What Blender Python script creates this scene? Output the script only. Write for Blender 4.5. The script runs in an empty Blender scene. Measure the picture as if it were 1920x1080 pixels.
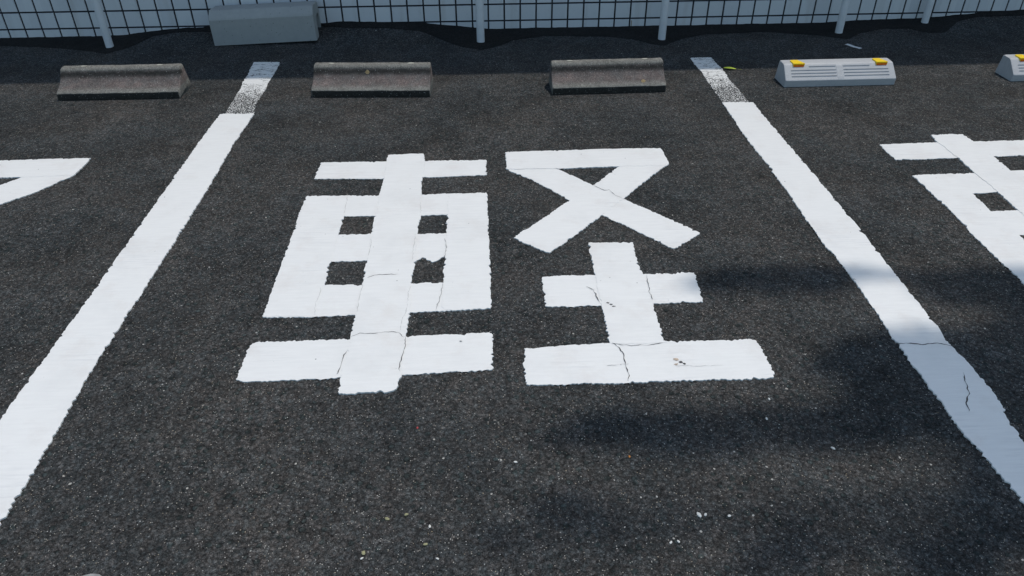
import bpy, bmesh, math, random
from mathutils import Vector, Matrix, noise
random.seed(7)
scene = bpy.context.scene
COL = scene.collection

# ------------------------------------------------------------------ camera
cam_d = bpy.data.cameras.new('camera'); cam = bpy.data.objects.new('camera', cam_d); COL.objects.link(cam)
_R = Vector((0.999084, -0.042343, -0.006242)); _U = Vector((0.029354, 0.571730, 0.819917)); _F = Vector((0.031149, 0.819349, -0.572449))
cam.matrix_world = Matrix(((_R.x, _U.x, -_F.x, -0.034646), (_R.y, _U.y, -_F.y, 0.0), (_R.z, _U.z, -_F.z, 1.405377), (0, 0, 0, 1)))
cam_d.sensor_width = 36.0; cam_d.lens = 26.621; cam_d.clip_start = 0.05; cam_d.clip_end = 1000
scene.camera = cam

# ------------------------------------------------------------------ sky, sun, exposure
SUN_DIR = Vector((0.26, 0.20, 1.0)).normalized()          # towards the sun: high, behind the wall, a little to the right
ELEV = math.asin(SUN_DIR.z); AZ = math.atan2(SUN_DIR.x, SUN_DIR.y)
world = bpy.data.worlds.new('World'); scene.world = world; world.use_nodes = True
wn = world.node_tree; wn.nodes.clear()
sky = wn.nodes.new('ShaderNodeTexSky'); sky.sky_type = 'NISHITA'; sky.sun_disc = False
sky.sun_elevation = ELEV; sky.sun_rotation = AZ; sky.air_density = 1.0; sky.dust_density = 1.2; sky.ozone_density = 1.6
bg = wn.nodes.new('ShaderNodeBackground'); bg.inputs['Strength'].default_value = 0.15
wo = wn.nodes.new('ShaderNodeOutputWorld')
wb = wn.nodes.new('ShaderNodeMix'); wb.data_type = 'RGBA'; wb.blend_type = 'MULTIPLY'; wb.inputs['Factor'].default_value = 1
wb.inputs[7].default_value = (.98, 1.04, .95, 1); wn.links.new(sky.outputs[0], wb.inputs[6]); wn.links.new(wb.outputs[2], bg.inputs['Color']); wn.links.new(bg.outputs[0], wo.inputs['Surface'])
sun_d = bpy.data.lights.new('sun', 'SUN'); sun_d.energy = 2.02; sun_d.angle = math.radians(0.55); sun_d.color = (1.0, 0.945, 0.855)
sun = bpy.data.objects.new('sun', sun_d); COL.objects.link(sun)
sun.rotation_euler = SUN_DIR.to_track_quat('Z', 'Y').to_euler(); sun.location = (6, 6, 20)
scene.view_settings.view_transform = 'Standard'; scene.view_settings.look = 'None'
scene.view_settings.exposure = 0.14; scene.view_settings.gamma = 1.0
scene.view_settings.use_curve_mapping = False

# ------------------------------------------------------------------ surveyed plan of the lot (metres, z up, x along the wall, y towards it)
S= {'bar_top': [(-0.731, 2.981), (-0.45, 2.976), (-0.291, 2.972), (-0.029, 2.968), (-0.031, 2.826), (-0.296, 2.817), (-0.448, 2.815), (-0.733, 2.831)], 'frame_top': [(-0.736, 2.679), (-0.577, 2.675), (-0.449, 2.67), (-0.29, 2.668), (-0.181, 2.669), (-0.032, 2.667), (-0.032, 2.5), (-0.182, 2.5), (-0.281, 2.501), (-0.449, 2.506), (-0.571, 2.511), (-0.741, 2.506)], 'frame_mid': [(-0.734, 2.367), (-0.571, 2.373), (-0.452, 2.372), (-0.287, 2.369), (-0.181, 2.367), (-0.03, 2.367), (-0.029, 2.208), (-0.171, 2.212), (-0.183, 2.21), (-0.203, 2.19), (-0.224, 2.175), (-0.241, 2.189), (-0.257, 2.21), (-0.269, 2.194), (-0.283, 2.188), (-0.451, 2.196), (-0.57, 2.196), (-0.732, 2.191)], 'frame_bot': [(-0.731, 2.07), (-0.568, 2.057), (-0.444, 2.047), (-0.29, 2.053), (-0.18, 2.05), (-0.028, 2.052), (-0.031, 1.902), (-0.18, 1.895), (-0.278, 1.892), (-0.448, 1.887), (-0.574, 1.885), (-0.731, 1.89)], 'frame_left': [(-0.736, 2.679), (-0.576, 2.67), (-0.571, 2.513), (-0.571, 2.373), (-0.571, 2.199), (-0.569, 2.061), (-0.571, 1.969), (-0.574, 1.885), (-0.731, 1.89), (-0.731, 1.986), (-0.734, 2.082), (-0.733, 2.211), (-0.734, 2.367), (-0.737, 2.526)], 'frame_right': [(-0.181, 2.666), (-0.032, 2.667), (-0.03, 2.508), (-0.03, 2.352), (-0.029, 2.208), (-0.028, 2.055), (-0.031, 1.899), (-0.18, 1.895), (-0.18, 2.047), (-0.181, 2.199), (-0.181, 2.367), (-0.18, 2.5)], 'bar_bottom': [(-0.733, 1.763), (-0.724, 1.768), (-0.599, 1.766), (-0.447, 1.766), (-0.287, 1.771), (-0.143, 1.774), (-0.03, 1.776), (-0.028, 1.74), (-0.031, 1.612), (-0.14, 1.608), (-0.285, 1.604), (-0.45, 1.599), (-0.581, 1.595), (-0.716, 1.593), (-0.738, 1.602), (-0.739, 1.656), (-0.74, 1.734)], 'centre': [(-0.449, 3.039), (-0.297, 3.042), (-0.291, 2.972), (-0.292, 2.816), (-0.29, 2.668), (-0.281, 2.501), (-0.287, 2.369), (-0.281, 2.191), (-0.29, 2.053), (-0.279, 1.889), (-0.283, 1.83), (-0.284, 1.771), (-0.284, 1.685), (-0.286, 1.611), (-0.289, 1.578), (-0.292, 1.55), (-0.3, 1.538), (-0.31, 1.534), (-0.369, 1.535), (-0.437, 1.53), (-0.448, 1.532), (-0.45, 1.599), (-0.447, 1.679), (-0.444, 1.766), (-0.448, 1.884), (-0.444, 2.046), (-0.447, 2.329), (-0.449, 2.506), (-0.449, 2.668), (-0.448, 2.815), (-0.45, 2.976)], 'roof': [(0.057, 3.038), (0.272, 3.043), (0.53, 3.045), (0.737, 3.044), (0.741, 2.889), (0.717, 2.87), (0.531, 2.873), (0.256, 2.867), (0.056, 2.874)], 'slash_left': [(0.741, 2.889), (0.628, 2.756), (0.498, 2.59), (0.4, 2.469), (0.286, 2.335), (0.211, 2.245), (0.18, 2.215), (0.166, 2.222), (0.109, 2.271), (0.063, 2.321), (0.158, 2.43), (0.287, 2.584), (0.395, 2.708), (0.531, 2.875), (0.6, 2.907), (0.714, 2.911)], 'slash_right': [(0.052, 2.886), (0.168, 2.885), (0.257, 2.87), (0.395, 2.708), (0.498, 2.59), (0.62, 2.453), (0.734, 2.319), (0.678, 2.27), (0.634, 2.226), (0.617, 2.22), (0.608, 2.227), (0.502, 2.354), (0.4, 2.469), (0.288, 2.593), (0.161, 2.768), (0.069, 2.855)], 'earth_post': [(0.323, 2.271), (0.479, 2.266), (0.474, 2.182), (0.473, 2.105), (0.478, 2.067), (0.477, 1.974), (0.476, 1.899), (0.476, 1.805), (0.475, 1.723), (0.485, 1.702), (0.316, 1.708), (0.317, 1.8), (0.318, 1.898), (0.317, 1.982), (0.321, 2.075), (0.321, 2.173)], 'earth_bar': [(0.143, 2.068), (0.221, 2.069), (0.32, 2.068), (0.478, 2.067), (0.559, 2.067), (0.63, 2.068), (0.648, 2.067), (0.645, 1.996), (0.639, 1.902), (0.557, 1.9), (0.476, 1.899), (0.318, 1.898), (0.237, 1.899), (0.154, 1.901), (0.141, 1.904), (0.142, 1.982)], 'earth_base': [(0.063, 1.699), (0.2, 1.702), (0.317, 1.711), (0.483, 1.71), (0.609, 1.708), (0.733, 1.708), (0.746, 1.699), (0.749, 1.665), (0.75, 1.605), (0.752, 1.56), (0.744, 1.54), (0.728, 1.537), (0.565, 1.538), (0.373, 1.539), (0.227, 1.541), (0.061, 1.543), (0.06, 1.617)]}
LN= {'left_L': [(-1.308, 3.552), (-1.313, 3.143), (-1.311, 2.662), (-1.309, 2.31), (-1.308, 2.081), (-1.311, 1.736), (-1.313, 1.468)], 'left_R': [(-1.148, 3.55), (-1.154, 3.173), (-1.147, 2.674), (-1.15, 2.302), (-1.151, 2.073), (-1.155, 1.874), (-1.16, 1.707), (-1.151, 1.472), (-1.147, 1.27), (-1.146, 1.136)], 'right_L': [(1.152, 3.562), (1.144, 3.083), (1.154, 2.856), (1.15, 2.453), (1.149, 2.185), (1.156, 2.153), (1.159, 1.963), (1.151, 1.681), (1.153, 1.468), (1.152, 1.393), (1.153, 1.316), (1.161, 1.256), (1.167, 1.187), (1.172, 1.116), (1.173, 1.085)], 'right_R': [(1.302, 3.553), (1.301, 3.31), (1.311, 2.7), (1.31, 2.349), (1.31, 2.128), (1.307, 1.947), (1.305, 1.769), (1.298, 1.674), (1.305, 1.606), (1.311, 1.488), (1.307, 1.405), (1.285, 1.328), (1.291, 1.322), (1.28, 1.261)], 'wornL': [(-1.331, 4.328), (-1.184, 4.319), (-1.175, 4.219), (-1.175, 4.105), (-1.175, 4.013), (-1.166, 3.908), (-1.167, 3.793), (-1.169, 3.683), (-1.148, 3.55), (-1.289, 3.558), (-1.293, 3.727), (-1.296, 3.877), (-1.314, 4.038), (-1.311, 4.122), (-1.321, 4.21)], 'wornR': [(1.158, 4.25), (1.275, 4.252), (1.278, 4.159), (1.284, 4.069), (1.284, 3.982), (1.276, 3.883), (1.282, 3.802), (1.285, 3.686), (1.284, 3.547), (1.155, 3.554), (1.157, 3.671), (1.155, 3.77), (1.158, 3.89), (1.164, 4.015), (1.153, 4.131)]}
BD= [(-2.947, 4.727), (-2.603, 4.668), (-2.369, 4.595), (-2.237, 4.537), (-2.15, 4.637), (-2.05, 4.795), (-1.932, 4.818), (-1.718, 4.814), (-1.357, 4.806), (-1.033, 4.835), (-0.88, 4.806), (-0.601, 4.8), (-0.452, 4.783), (-0.352, 4.735), (-0.269, 4.664), (-0.147, 4.528), (-0.027, 4.469), (0.092, 4.553), (0.153, 4.643), (0.361, 4.712), (0.73, 4.68), (0.885, 4.619), (0.986, 4.518), (1.059, 4.483), (1.185, 4.611), (1.344, 4.684), (1.737, 4.713), (2.018, 4.634), (2.188, 4.537), (2.306, 4.645), (2.468, 4.71), (2.637, 4.709), (2.728, 4.63), (2.838, 4.634), (2.986, 4.78), (3.114, 4.82), (3.421, 4.805)]
HW= [(-3.016, 0.006), (-2.653, 0.006), (-2.446, 0.006), (-2.24, 0.01), (-2.07, 0.033), (-1.86, 0.048), (-1.729, 0.049), (-1.003, 0.059), (-0.902, 0.07), (-0.605, 0.058), (-0.399, 0.051), (-0.19, 0.028), (0.011, 0.007), (0.163, 0.006), (0.542, 0.006), (0.927, 0.006), (1.184, 0.006), (1.527, 0.006), (1.785, 0.006), (2.147, 0.006), (2.359, 0.018), (2.577, 0.021), (2.792, 0.023), (3.007, 0.04), (3.178, 0.05), (3.452, 0.065)]
CR= {'char': [[(-0.445, 1.778), (-0.424, 1.793), (-0.397, 1.79), (-0.366, 1.792), (-0.335, 1.795), (-0.306, 1.792), (-0.288, 1.766)], [(-0.286, 1.77), (-0.281, 1.731), (-0.287, 1.684), (-0.292, 1.644), (-0.289, 1.615)], [(-0.289, 2.04), (-0.293, 1.989), (-0.289, 1.916), (-0.3, 1.862), (-0.304, 1.792)], [(-0.577, 2.042), (-0.576, 1.995), (-0.578, 1.955), (-0.575, 1.899)], [(-0.443, 2.048), (-0.446, 1.972), (-0.444, 1.897)], [(-0.183, 2.047), (-0.186, 1.984), (-0.195, 1.935), (-0.2, 1.896)], [(-0.433, 2.088), (-0.41, 2.104), (-0.373, 2.105), (-0.333, 2.105)], [(-0.185, 2.328), (-0.177, 2.257), (-0.183, 2.199)], [(-0.575, 2.666), (-0.57, 2.523)], [(-0.288, 2.602), (-0.282, 2.519)], [(-0.447, 2.352), (-0.444, 2.251), (-0.446, 2.222)], [(-0.292, 2.365), (-0.293, 2.263), (-0.291, 2.176)], [(0.396, 2.709), (0.432, 2.662), (0.454, 2.667), (0.473, 2.616), (0.498, 2.59)], [(0.28, 2.004), (0.304, 1.981), (0.308, 1.944), (0.314, 1.907)], [(0.489, 2.058), (0.485, 2.01), (0.48, 1.951), (0.483, 1.919)], [(0.322, 1.713), (0.338, 1.688), (0.347, 1.653), (0.344, 1.621), (0.348, 1.591), (0.347, 1.563), (0.341, 1.542)], [(0.318, 1.706), (0.37, 1.696), (0.427, 1.696), (0.477, 1.703)], [(0.481, 1.601), (0.544, 1.596), (0.62, 1.594)], [(0.291, 1.61), (0.356, 1.615)], [(-0.464, 1.608), (-0.457, 1.646), (-0.457, 1.679), (-0.449, 1.712)]], 'line': [[(1.147, 1.665), (1.189, 1.665), (1.222, 1.657), (1.25, 1.661), (1.276, 1.66), (1.301, 1.647)], [(1.274, 1.534), (1.257, 1.484), (1.243, 1.449), (1.217, 1.416), (1.208, 1.383)], [(1.152, 2.0), (1.168, 1.996)]], 'asph': [[(-0.906, 4.946), (-0.939, 4.867), (-0.941, 4.724), (-0.966, 4.62), (-0.968, 4.488), (-0.97, 4.372)], [(3.193, 4.921), (3.123, 4.745), (3.065, 4.612), (3.011, 4.474)]]}
TREE_SPRAYS = [(0.12, 1.08, 9.2, 0.16, 0.07, 34), (0.58, 0.98, 9.0, 0.12, 0.05, 40), (0.84, 2.02, 9.5, 0.2, 0.04, 228), (1.03, 2.01, 9.5, 0.14, 0.04, 148), (1.55, 1.95, 9.4, 0.2, 0.08, 184), (1.78, 1.78, 9.2, 0.25, 0.16, 291), (1.16, 1.6, 9.0, 0.26, 0.11, 445), (1.42, 1.54, 9.0, 0.3, 0.18, 583), (1.1, 1.42, 9.0, 0.22, 0.1, 351), (1.32, 1.24, 8.9, 0.24, 0.18, 466), (1.64, 1.25, 8.8, 0.3, 0.3, 696), (1.24, 1.1, 8.8, 0.18, 0.11, 310), (1.5, 0.95, 8.6, 0.28, 0.2, 505), (1.95, 1.5, 9.0, 0.35, 0.35, 729), (1.95, 0.9, 8.6, 0.4, 0.4, 729), (0.28, 1.37, 9.0, 0.16, 0.03, 133), (0.54, 1.35, 9.0, 0.18, 0.036, 285), (0.82, 1.35, 9.0, 0.2, 0.04, 285), (0.96, 0.95, 8.7, 0.1, 0.05, 81)]
WY = 4.862                       # face of the tiled wall

# ------------------------------------------------------------------ helpers
def interp(x, tab):
    if x <= tab[0][0]: return tab[0][1]
    for (a, b), (c, d) in zip(tab, tab[1:]):
        if x <= c: return b + (d - b) * (x - a) / (c - a)
    return tab[-1][1]
def smooth(t): t = min(1, max(0, t)); return t * t * (3 - 2 * t)
def rise(x, y):
    """height of the asphalt, which creeps up against the wall"""
    s = min(1, max(0, (y - 4.6) / (WY - 4.6)))
    return interp(x, HW) * s ** 1.4
def empty(name, loc, rz=0):
    o = bpy.data.objects.new(name, None); COL.objects.link(o); o.location = loc; o.rotation_euler = (0, 0, rz)
    o.empty_display_size = 0.1
    return o
def tag(o, label=None, cat=None, group=None, kind=None):
    if label: o['label'] = label
    if cat: o['category'] = cat
    if group: o['group'] = group
    if kind: o['kind'] = kind
    return o
def obj(name, bm, mat, parent=None, loc=None, sm=False):
    me = bpy.data.meshes.new(name); bm.to_mesh(me); bm.free()
    if sm:
        for p in me.polygons: p.use_smooth = True
    if mat: me.materials.append(mat)
    o = bpy.data.objects.new(name, me); COL.objects.link(o)
    if parent: o.parent = parent
    if loc: o.location = loc
    return o

class NT:
    def __init__(self, name):
        self.m = bpy.data.materials.new(name); self.m.use_nodes = True
        self.t = self.m.node_tree; self.t.nodes.clear()
        self.out = self.n('ShaderNodeOutputMaterial'); self.b = self.n('ShaderNodeBsdfPrincipled')
        self.t.links.new(self.b.outputs[0], self.out.inputs['Surface'])
        self.tc = self.n('ShaderNodeTexCoord').outputs['Object']
    def n(self, ty, **k):
        nd = self.t.nodes.new(ty)
        for a, v in k.items(): setattr(nd, a, v)
        return nd
    def link(self, a, b): self.t.links.new(a, b)
    def set(self, s, v):
        if isinstance(v, bpy.types.NodeSocket): self.link(v, s)
        else: s.default_value = v
    def world(self):
        g = self.n('ShaderNodeNewGeometry'); self.tc = g.outputs['Position']; return self
    def noise(self, scale, detail=3, rough=.5, vec=None, dist=0, lac=2):
        nd = self.n('ShaderNodeTexNoise'); self.link(vec or self.tc, nd.inputs['Vector'])
        nd.inputs['Scale'].default_value = scale; nd.inputs['Detail'].default_value = detail
        nd.inputs['Roughness'].default_value = rough; nd.inputs['Distortion'].default_value = dist
        return nd.outputs['Fac']
    def vor(self, scale, feature='F1', vec=None, rnd=1):
        nd = self.n('ShaderNodeTexVoronoi', feature=feature); self.link(vec or self.tc, nd.inputs['Vector'])
        nd.inputs['Scale'].default_value = scale; nd.inputs['Randomness'].default_value = rnd
        if feature == 'DISTANCE_TO_EDGE': return nd.outputs['Distance'], None
        return nd.outputs['Distance'], nd.outputs['Color']
    def sep(self, c):
        nd = self.n('ShaderNodeSeparateColor'); self.link(c, nd.inputs[0]); return nd.outputs
    def sepv(self, c):
        nd = self.n('ShaderNodeSeparateXYZ'); self.link(c, nd.inputs[0]); return nd.outputs
    def math(self, op, a, b=0.0, c=0.0, clamp=False):
        nd = self.n('ShaderNodeMath', operation=op, use_clamp=clamp)
        self.set(nd.inputs[0], a); self.set(nd.inputs[1], b); self.set(nd.inputs[2], c); return nd.outputs[0]
    def mr(self, v, a, b, c=0.0, d=1.0, st=False):
        nd = self.n('ShaderNodeMapRange'); nd.interpolation_type = 'SMOOTHSTEP' if st else 'LINEAR'
        self.link(v, nd.inputs['Value'])
        for i, x in zip((1, 2, 3, 4), (a, b, c, d)): self.set(nd.inputs[i], x)
        return nd.outputs['Result']
    def mix(self, f, a, b, mode='MIX'):
        nd = self.n('ShaderNodeMix', data_type='RGBA', blend_type=mode)
        self.set(nd.inputs['Factor'], f)
        for s, v in ((nd.inputs[6], a), (nd.inputs[7], b)):
            if isinstance(v, bpy.types.NodeSocket): self.link(v, s)
            else: s.default_value = (v[0], v[1], v[2], 1)
        return nd.outputs[2]
    def mapping(self, scale=(1, 1, 1), loc=(0, 0, 0), rot=(0, 0, 0), vec=None):
        nd = self.n('ShaderNodeMapping'); self.link(vec or self.tc, nd.inputs['Vector'])
        nd.inputs['Scale'].default_value = scale; nd.inputs['Location'].default_value = loc; nd.inputs['Rotation'].default_value = rot
        return nd.outputs[0]
    def bump(self, h, strength=.5, dist=.003, prev=None):
        nd = self.n('ShaderNodeBump'); nd.inputs['Strength'].default_value = strength; nd.inputs['Distance'].default_value = dist
        self.link(h, nd.inputs['Height'])
        if prev: self.link(prev, nd.inputs['Normal'])
        return nd.outputs[0]
    def fin(self, color, rough=.8, normal=None, spec=.3):
        self.set(self.b.inputs['Base Color'], color if isinstance(color, bpy.types.NodeSocket) else (*color, 1))
        self.set(self.b.inputs['Roughness'], rough); self.b.inputs['Specular IOR Level'].default_value = spec
        if normal: self.link(normal, self.b.inputs['Normal'])
        return self.m

def asphalt_nodes(t, tar=False):
    """aggregate of 3-10 mm stones in bitumen; returns colour, normal"""
    wob = t.n('ShaderNodeTexNoise'); t.link(t.tc, wob.inputs['Vector']); wob.inputs['Scale'].default_value = 90
    va = t.n('ShaderNodeVectorMath', operation='MULTIPLY_ADD'); t.link(wob.outputs['Color'], va.inputs[0])
    va.inputs[1].default_value = (.006, .006, .006); t.link(t.tc, va.inputs[2]); P = va.outputs[0]
    d1, c1 = t.vor(95, vec=P); d2, c2 = t.vor(230, vec=P); d3, c3 = t.vor(520, vec=P)
    s1 = t.sep(c1); s2 = t.sep(c2); s3 = t.sep(c3)
    stone = t.mr(t.math('POWER', s1[0], 1.6), 0, 1, .051, .080)
    dL, cL = t.vor(46, vec=P); sL = t.sep(cL)
    big = t.math('MULTIPLY', t.math('GREATER_THAN', sL[0], t.mr(t.noise(2.1, 4, .6), .38, .62, .93, .42)), t.mr(dL, .30, .36, 1, 0))
    stone = t.math('MULTIPLY', stone, t.mr(t.math('MULTIPLY', big, sL[1]), 0, 1, 1.06, .74))
    ring = t.math('MULTIPLY', t.math('MULTIPLY', t.mr(dL, .29, .35, 0, 1), t.mr(dL, .36, .44, 1, 0)), t.math('GREATER_THAN', sL[0], .70))
    fine = t.mr(s2[0], 0, 1, .67, 1.36); grit = t.mr(t.math('POWER', s3[0], 2.2), 0, 1, .65, 1.85)
    grit = t.math('ADD', t.math('MULTIPLY', grit, t.math('SUBTRACT', 1, t.math('MULTIPLY', big, .6))), t.math('MULTIPLY', big, .6))
    val = t.math('MULTIPLY', t.math('MULTIPLY', stone, fine), grit)
    gap = t.mr(d1, .30, .62, 1.0, .58)
    val = t.math('MULTIPLY', val, gap)
    hue = t.mix(s1[1], (.94, 1.0, 1.02), (1.07, .99, .955)); hue = t.mix(t.math('MULTIPLY', big, .9), hue, (.84, 1.02, 1.02))
    hue2 = t.mix(t.mr(t.noise(2.3, 5, .6), .38, .64), (.95, 1.0, 1.03), (1.05, 1.0, .96))
    cc = t.n('ShaderNodeCombineColor')
    for i in range(3): t.link(val, cc.inputs[i])
    col = t.mix(1, t.mix(1, cc.outputs[0], hue, 'MULTIPLY'), hue2, 'MULTIPLY')
    pitn = t.math('MAXIMUM', t.mr(t.noise(85, 3, .6), .62, .69, 0, 1), t.math('MULTIPLY', ring, t.mr(t.noise(2.1, 4, .6), .45, .6, .15, .7))); col = t.mix(t.math('MULTIPLY', pitn, .75), col, (.012, .012, .013))
    blotch = t.math('MULTIPLY', t.mr(t.noise(2.4, 7, .66), .3, .7, .66, 1.32), t.mr(t.noise(14, 4, .6), .3, .7, .80, 1.2))
    b3 = t.n('ShaderNodeCombineColor')
    for i in range(3): t.link(blotch, b3.inputs[i])
    col = t.mix(1, col, b3.outputs[0], 'MULTIPLY')
    # pale chips and a few warm ones
    dw, cw = t.vor(78, vec=P); sw = t.sep(cw)
    chip = t.math('MULTIPLY', t.math('GREATER_THAN', sw[0], t.mr(t.noise(3.3, 4, .6), .35, .65, .975, .925)), t.math('LESS_THAN', dw, t.mr(t.math('POWER', sw[1], 2.5), 0, 1, .08, .27)))
    dt, ct = t.vor(260, vec=P); st = t.sep(ct)
    tiny = t.math('MULTIPLY', t.math('GREATER_THAN', st[0], .935), t.math('LESS_THAN', dt, .33))
    both = t.math('MAXIMUM', chip, tiny, clamp=True)
    chipcol = t.mix(sw[2], (.50, .49, .47), (.34, .28, .20))
    if not tar: col = t.mix(t.math('MULTIPLY', both, .85), col, chipcol)
    # relief: flat-topped stones, each with its own tilt
    h1 = t.mr(d1, .12, .60, 1, 0, True); h2 = t.mr(d2, .1, .6, 1, 0, True)
    lift = t.mr(s1[2], 0, 1, .5, 1.0)
    h = t.math('ADD', t.math('MULTIPLY', h1, lift), t.math('MULTIPLY', h2, .45))
    h = t.math('ADD', h, t.math('MULTIPLY', t.noise(700, 3, .7), .25)); h = t.math('ADD', h, t.math('MULTIPLY', big, .5)); h = t.math('SUBTRACT', h, t.math('MULTIPLY', pitn, .8))
    n0 = t.bump(t.noise(6, 4, .55), .5, .012)
    return col, t.bump(h, 1.0 if not tar else .3, .0032, n0)

def mat_asphalt():
    t = NT('asphalt'); col, nr = asphalt_nodes(t); return t.fin(col, .9, nr, .10)
def mat_tar():
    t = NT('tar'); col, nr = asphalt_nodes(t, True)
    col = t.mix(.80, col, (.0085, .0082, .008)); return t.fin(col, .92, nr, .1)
def mat_paint():
    t = NT('thermoplastic_paint')
    str_ = t.noise(30, 4, .6, t.mapping((.35, 3.2, 1)))
    base = t.mix(t.mr(str_, .35, .7), (.752, .742, .732), (.712, .702, .695))
    base = t.mix(t.mr(t.noise(5, 5, .65), .50, .72, 0, .5), base, (.645, .64, .635))
    d, c = t.vor(60); s = t.sep(c)
    pit = t.math('MULTIPLY', t.math('GREATER_THAN', s[0], .90), t.math('LESS_THAN', d, t.mr(t.math('POWER', s[1], 2), 0, 1, .03, .17)))
    patch = t.mr(t.noise(4.2, 2), .47, .55)
    base = t.mix(t.math('MULTIPLY', pit, t.math('MULTIPLY', patch, .8)), base, (.12, .11, .11))
    dirt = t.mr(t.noise(6, 7, .72), .52, .76, 0, .5)
    base = t.mix(dirt, base, (.60, .55, .52))
    scuff = t.math('MULTIPLY', t.mr(t.noise(60, 5, .7, t.mapping((.12, 2.2, 1), rot=(0, 0, -.17))), .52, .72, 0, .5), t.mr(t.noise(3.2, 2), .52, .62, 0, 1))
    base = t.mix(scuff, base, (.5, .5, .52))
    n = t.bump(t.noise(34, 5, .6, t.mapping((.4, 2.4, 1))), .35, .003)
    n = t.bump(t.noise(260, 3, .6), .25, .0012, n)
    return t.fin(base, .55, n, .35)
def mat_worn(y0, y1):
    """old paint that the tyres have rubbed off the high stones"""
    t = NT('worn_paint')
    xyz = t.sepv(t.tc)
    wob = t.math('MULTIPLY', t.math('SUBTRACT', t.noise(10, 5, .7), .5), .42)
    y = t.math('ADD', xyz[1], wob)
    cover = t.mr(y, 3.74, 4.06, .555, .84)
    d, c = t.vor(150); g = t.math('ADD', t.math('MULTIPLY', t.noise(210, 4, .75), .75), t.math('MULTIPLY', d, .42))
    a = t.math('LESS_THAN', g, cover)
    crack = t.math('GREATER_THAN', t.math('ABSOLUTE', t.math('SUBTRACT', t.noise(15, 5, .6, t.mapping((.5, 1.2, 1))), .5)), .008)
    a = t.math('MULTIPLY', a, crack)
    col = t.mix(t.noise(40, 4), (.76, .75, .735), (.60, .595, .585))
    m = t.fin(col, .75, t.bump(t.noise(250, 3), .4, .002), .25)
    t.link(a, t.b.inputs['Alpha']); return m
def mat_flat(name, c, rough=.6, var=.12, scale=30, bumps=.2, spec=.4, dist=.001):
    t = NT(name); v = t.mr(t.noise(scale, 5, .6), .3, .7, 1 - var, 1 + var)
    cc = t.n('ShaderNodeCombineColor')
    for i in range(3): t.link(v, cc.inputs[i])
    return t.fin(t.mix(1, cc.outputs[0], c, 'MULTIPLY'), rough, t.bump(t.noise(scale * 6, 4, .6), bumps, dist), spec)
def mat_stop(shift):
    """cast concrete: grey skin on ridge and lip, pinkish worn aggregate on the hollow face"""
    t = NT('stop_concrete'); xyz = t.sepv(t.tc)
    mp = t.mapping((1, 1, 1), (shift, shift * .7, 0))
    d, c = t.vor(230, vec=mp); s = t.sep(c); n1 = t.noise(26, 5, .65, mp); n2 = t.noise(9, 4, .6, mp)
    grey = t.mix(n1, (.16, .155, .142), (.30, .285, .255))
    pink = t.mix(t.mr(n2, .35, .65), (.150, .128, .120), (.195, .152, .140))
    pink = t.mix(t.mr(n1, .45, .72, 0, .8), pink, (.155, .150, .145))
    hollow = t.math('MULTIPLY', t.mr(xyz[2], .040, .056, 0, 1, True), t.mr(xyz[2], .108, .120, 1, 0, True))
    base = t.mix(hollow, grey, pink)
    stain_or_shade = t.math('MULTIPLY', t.mr(t.math('ABSOLUTE', t.math('SUBTRACT', xyz[2], t.math('ADD', .102, t.math('MULTIPLY', t.math('SUBTRACT', n1, .5), .02)))), 0, .024, 1, 0, True), t.mr(xyz[1], .118, .128, 1, 0))  # shade beneath the ridge, painted into the colour as a dark band
    base = t.mix(t.math('MULTIPLY', stain_or_shade, .9), base, (.030, .030, .027))
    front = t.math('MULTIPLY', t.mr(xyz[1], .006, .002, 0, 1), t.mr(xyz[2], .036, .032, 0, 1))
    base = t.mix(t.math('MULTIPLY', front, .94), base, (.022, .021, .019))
    base = t.mix(t.mr(t.noise(60, 5, .7, mp), .58, .75, 0, .55), base, (.09, .085, .08))
    pores = t.math('LESS_THAN', t.noise(330, 3, .6, mp), .40)
    base = t.mix(t.math('MULTIPLY', pores, .5), base, (.07, .065, .06))
    chip = t.math('MULTIPLY', t.math('GREATER_THAN', s[0], .955), t.math('LESS_THAN', d, .4))
    base = t.mix(t.math('MULTIPLY', chip, .7), base, (.42, .40, .38))
    grain = t.math('MULTIPLY', t.mr(s[1], 0, 1, .62, 1.15), t.mr(t.noise(19, 5, .7, mp), .3, .7, .72, 1.12))
    cc = t.n('ShaderNodeCombineColor')
    for i in range(3): t.link(grain, cc.inputs[i])
    base = t.mix(1, base, cc.outputs[0], 'MULTIPLY')
    nr = t.bump(t.math('ADD', t.noise(160, 4, .7, mp), t.math('MULTIPLY', d, .5)), .6, .003)
    return t.fin(base, .9, nr, .2)
def mat_block():
    t = NT('grey_concrete'); n1 = t.noise(22, 5, .65)
    base = t.mix(n1, (.27, .28, .275), (.36, .365, .355))
    d, c = t.vor(110); s = t.sep(c)
    hole = t.math('MULTIPLY', t.math('GREATER_THAN', s[0], .95), t.math('LESS_THAN', d, .25))
    base = t.mix(t.math('MULTIPLY', hole, .8), base, (.08, .08, .08))
    return t.fin(base, .85, t.bump(t.noise(300, 4, .7), .35, .0015), .25)
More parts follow.
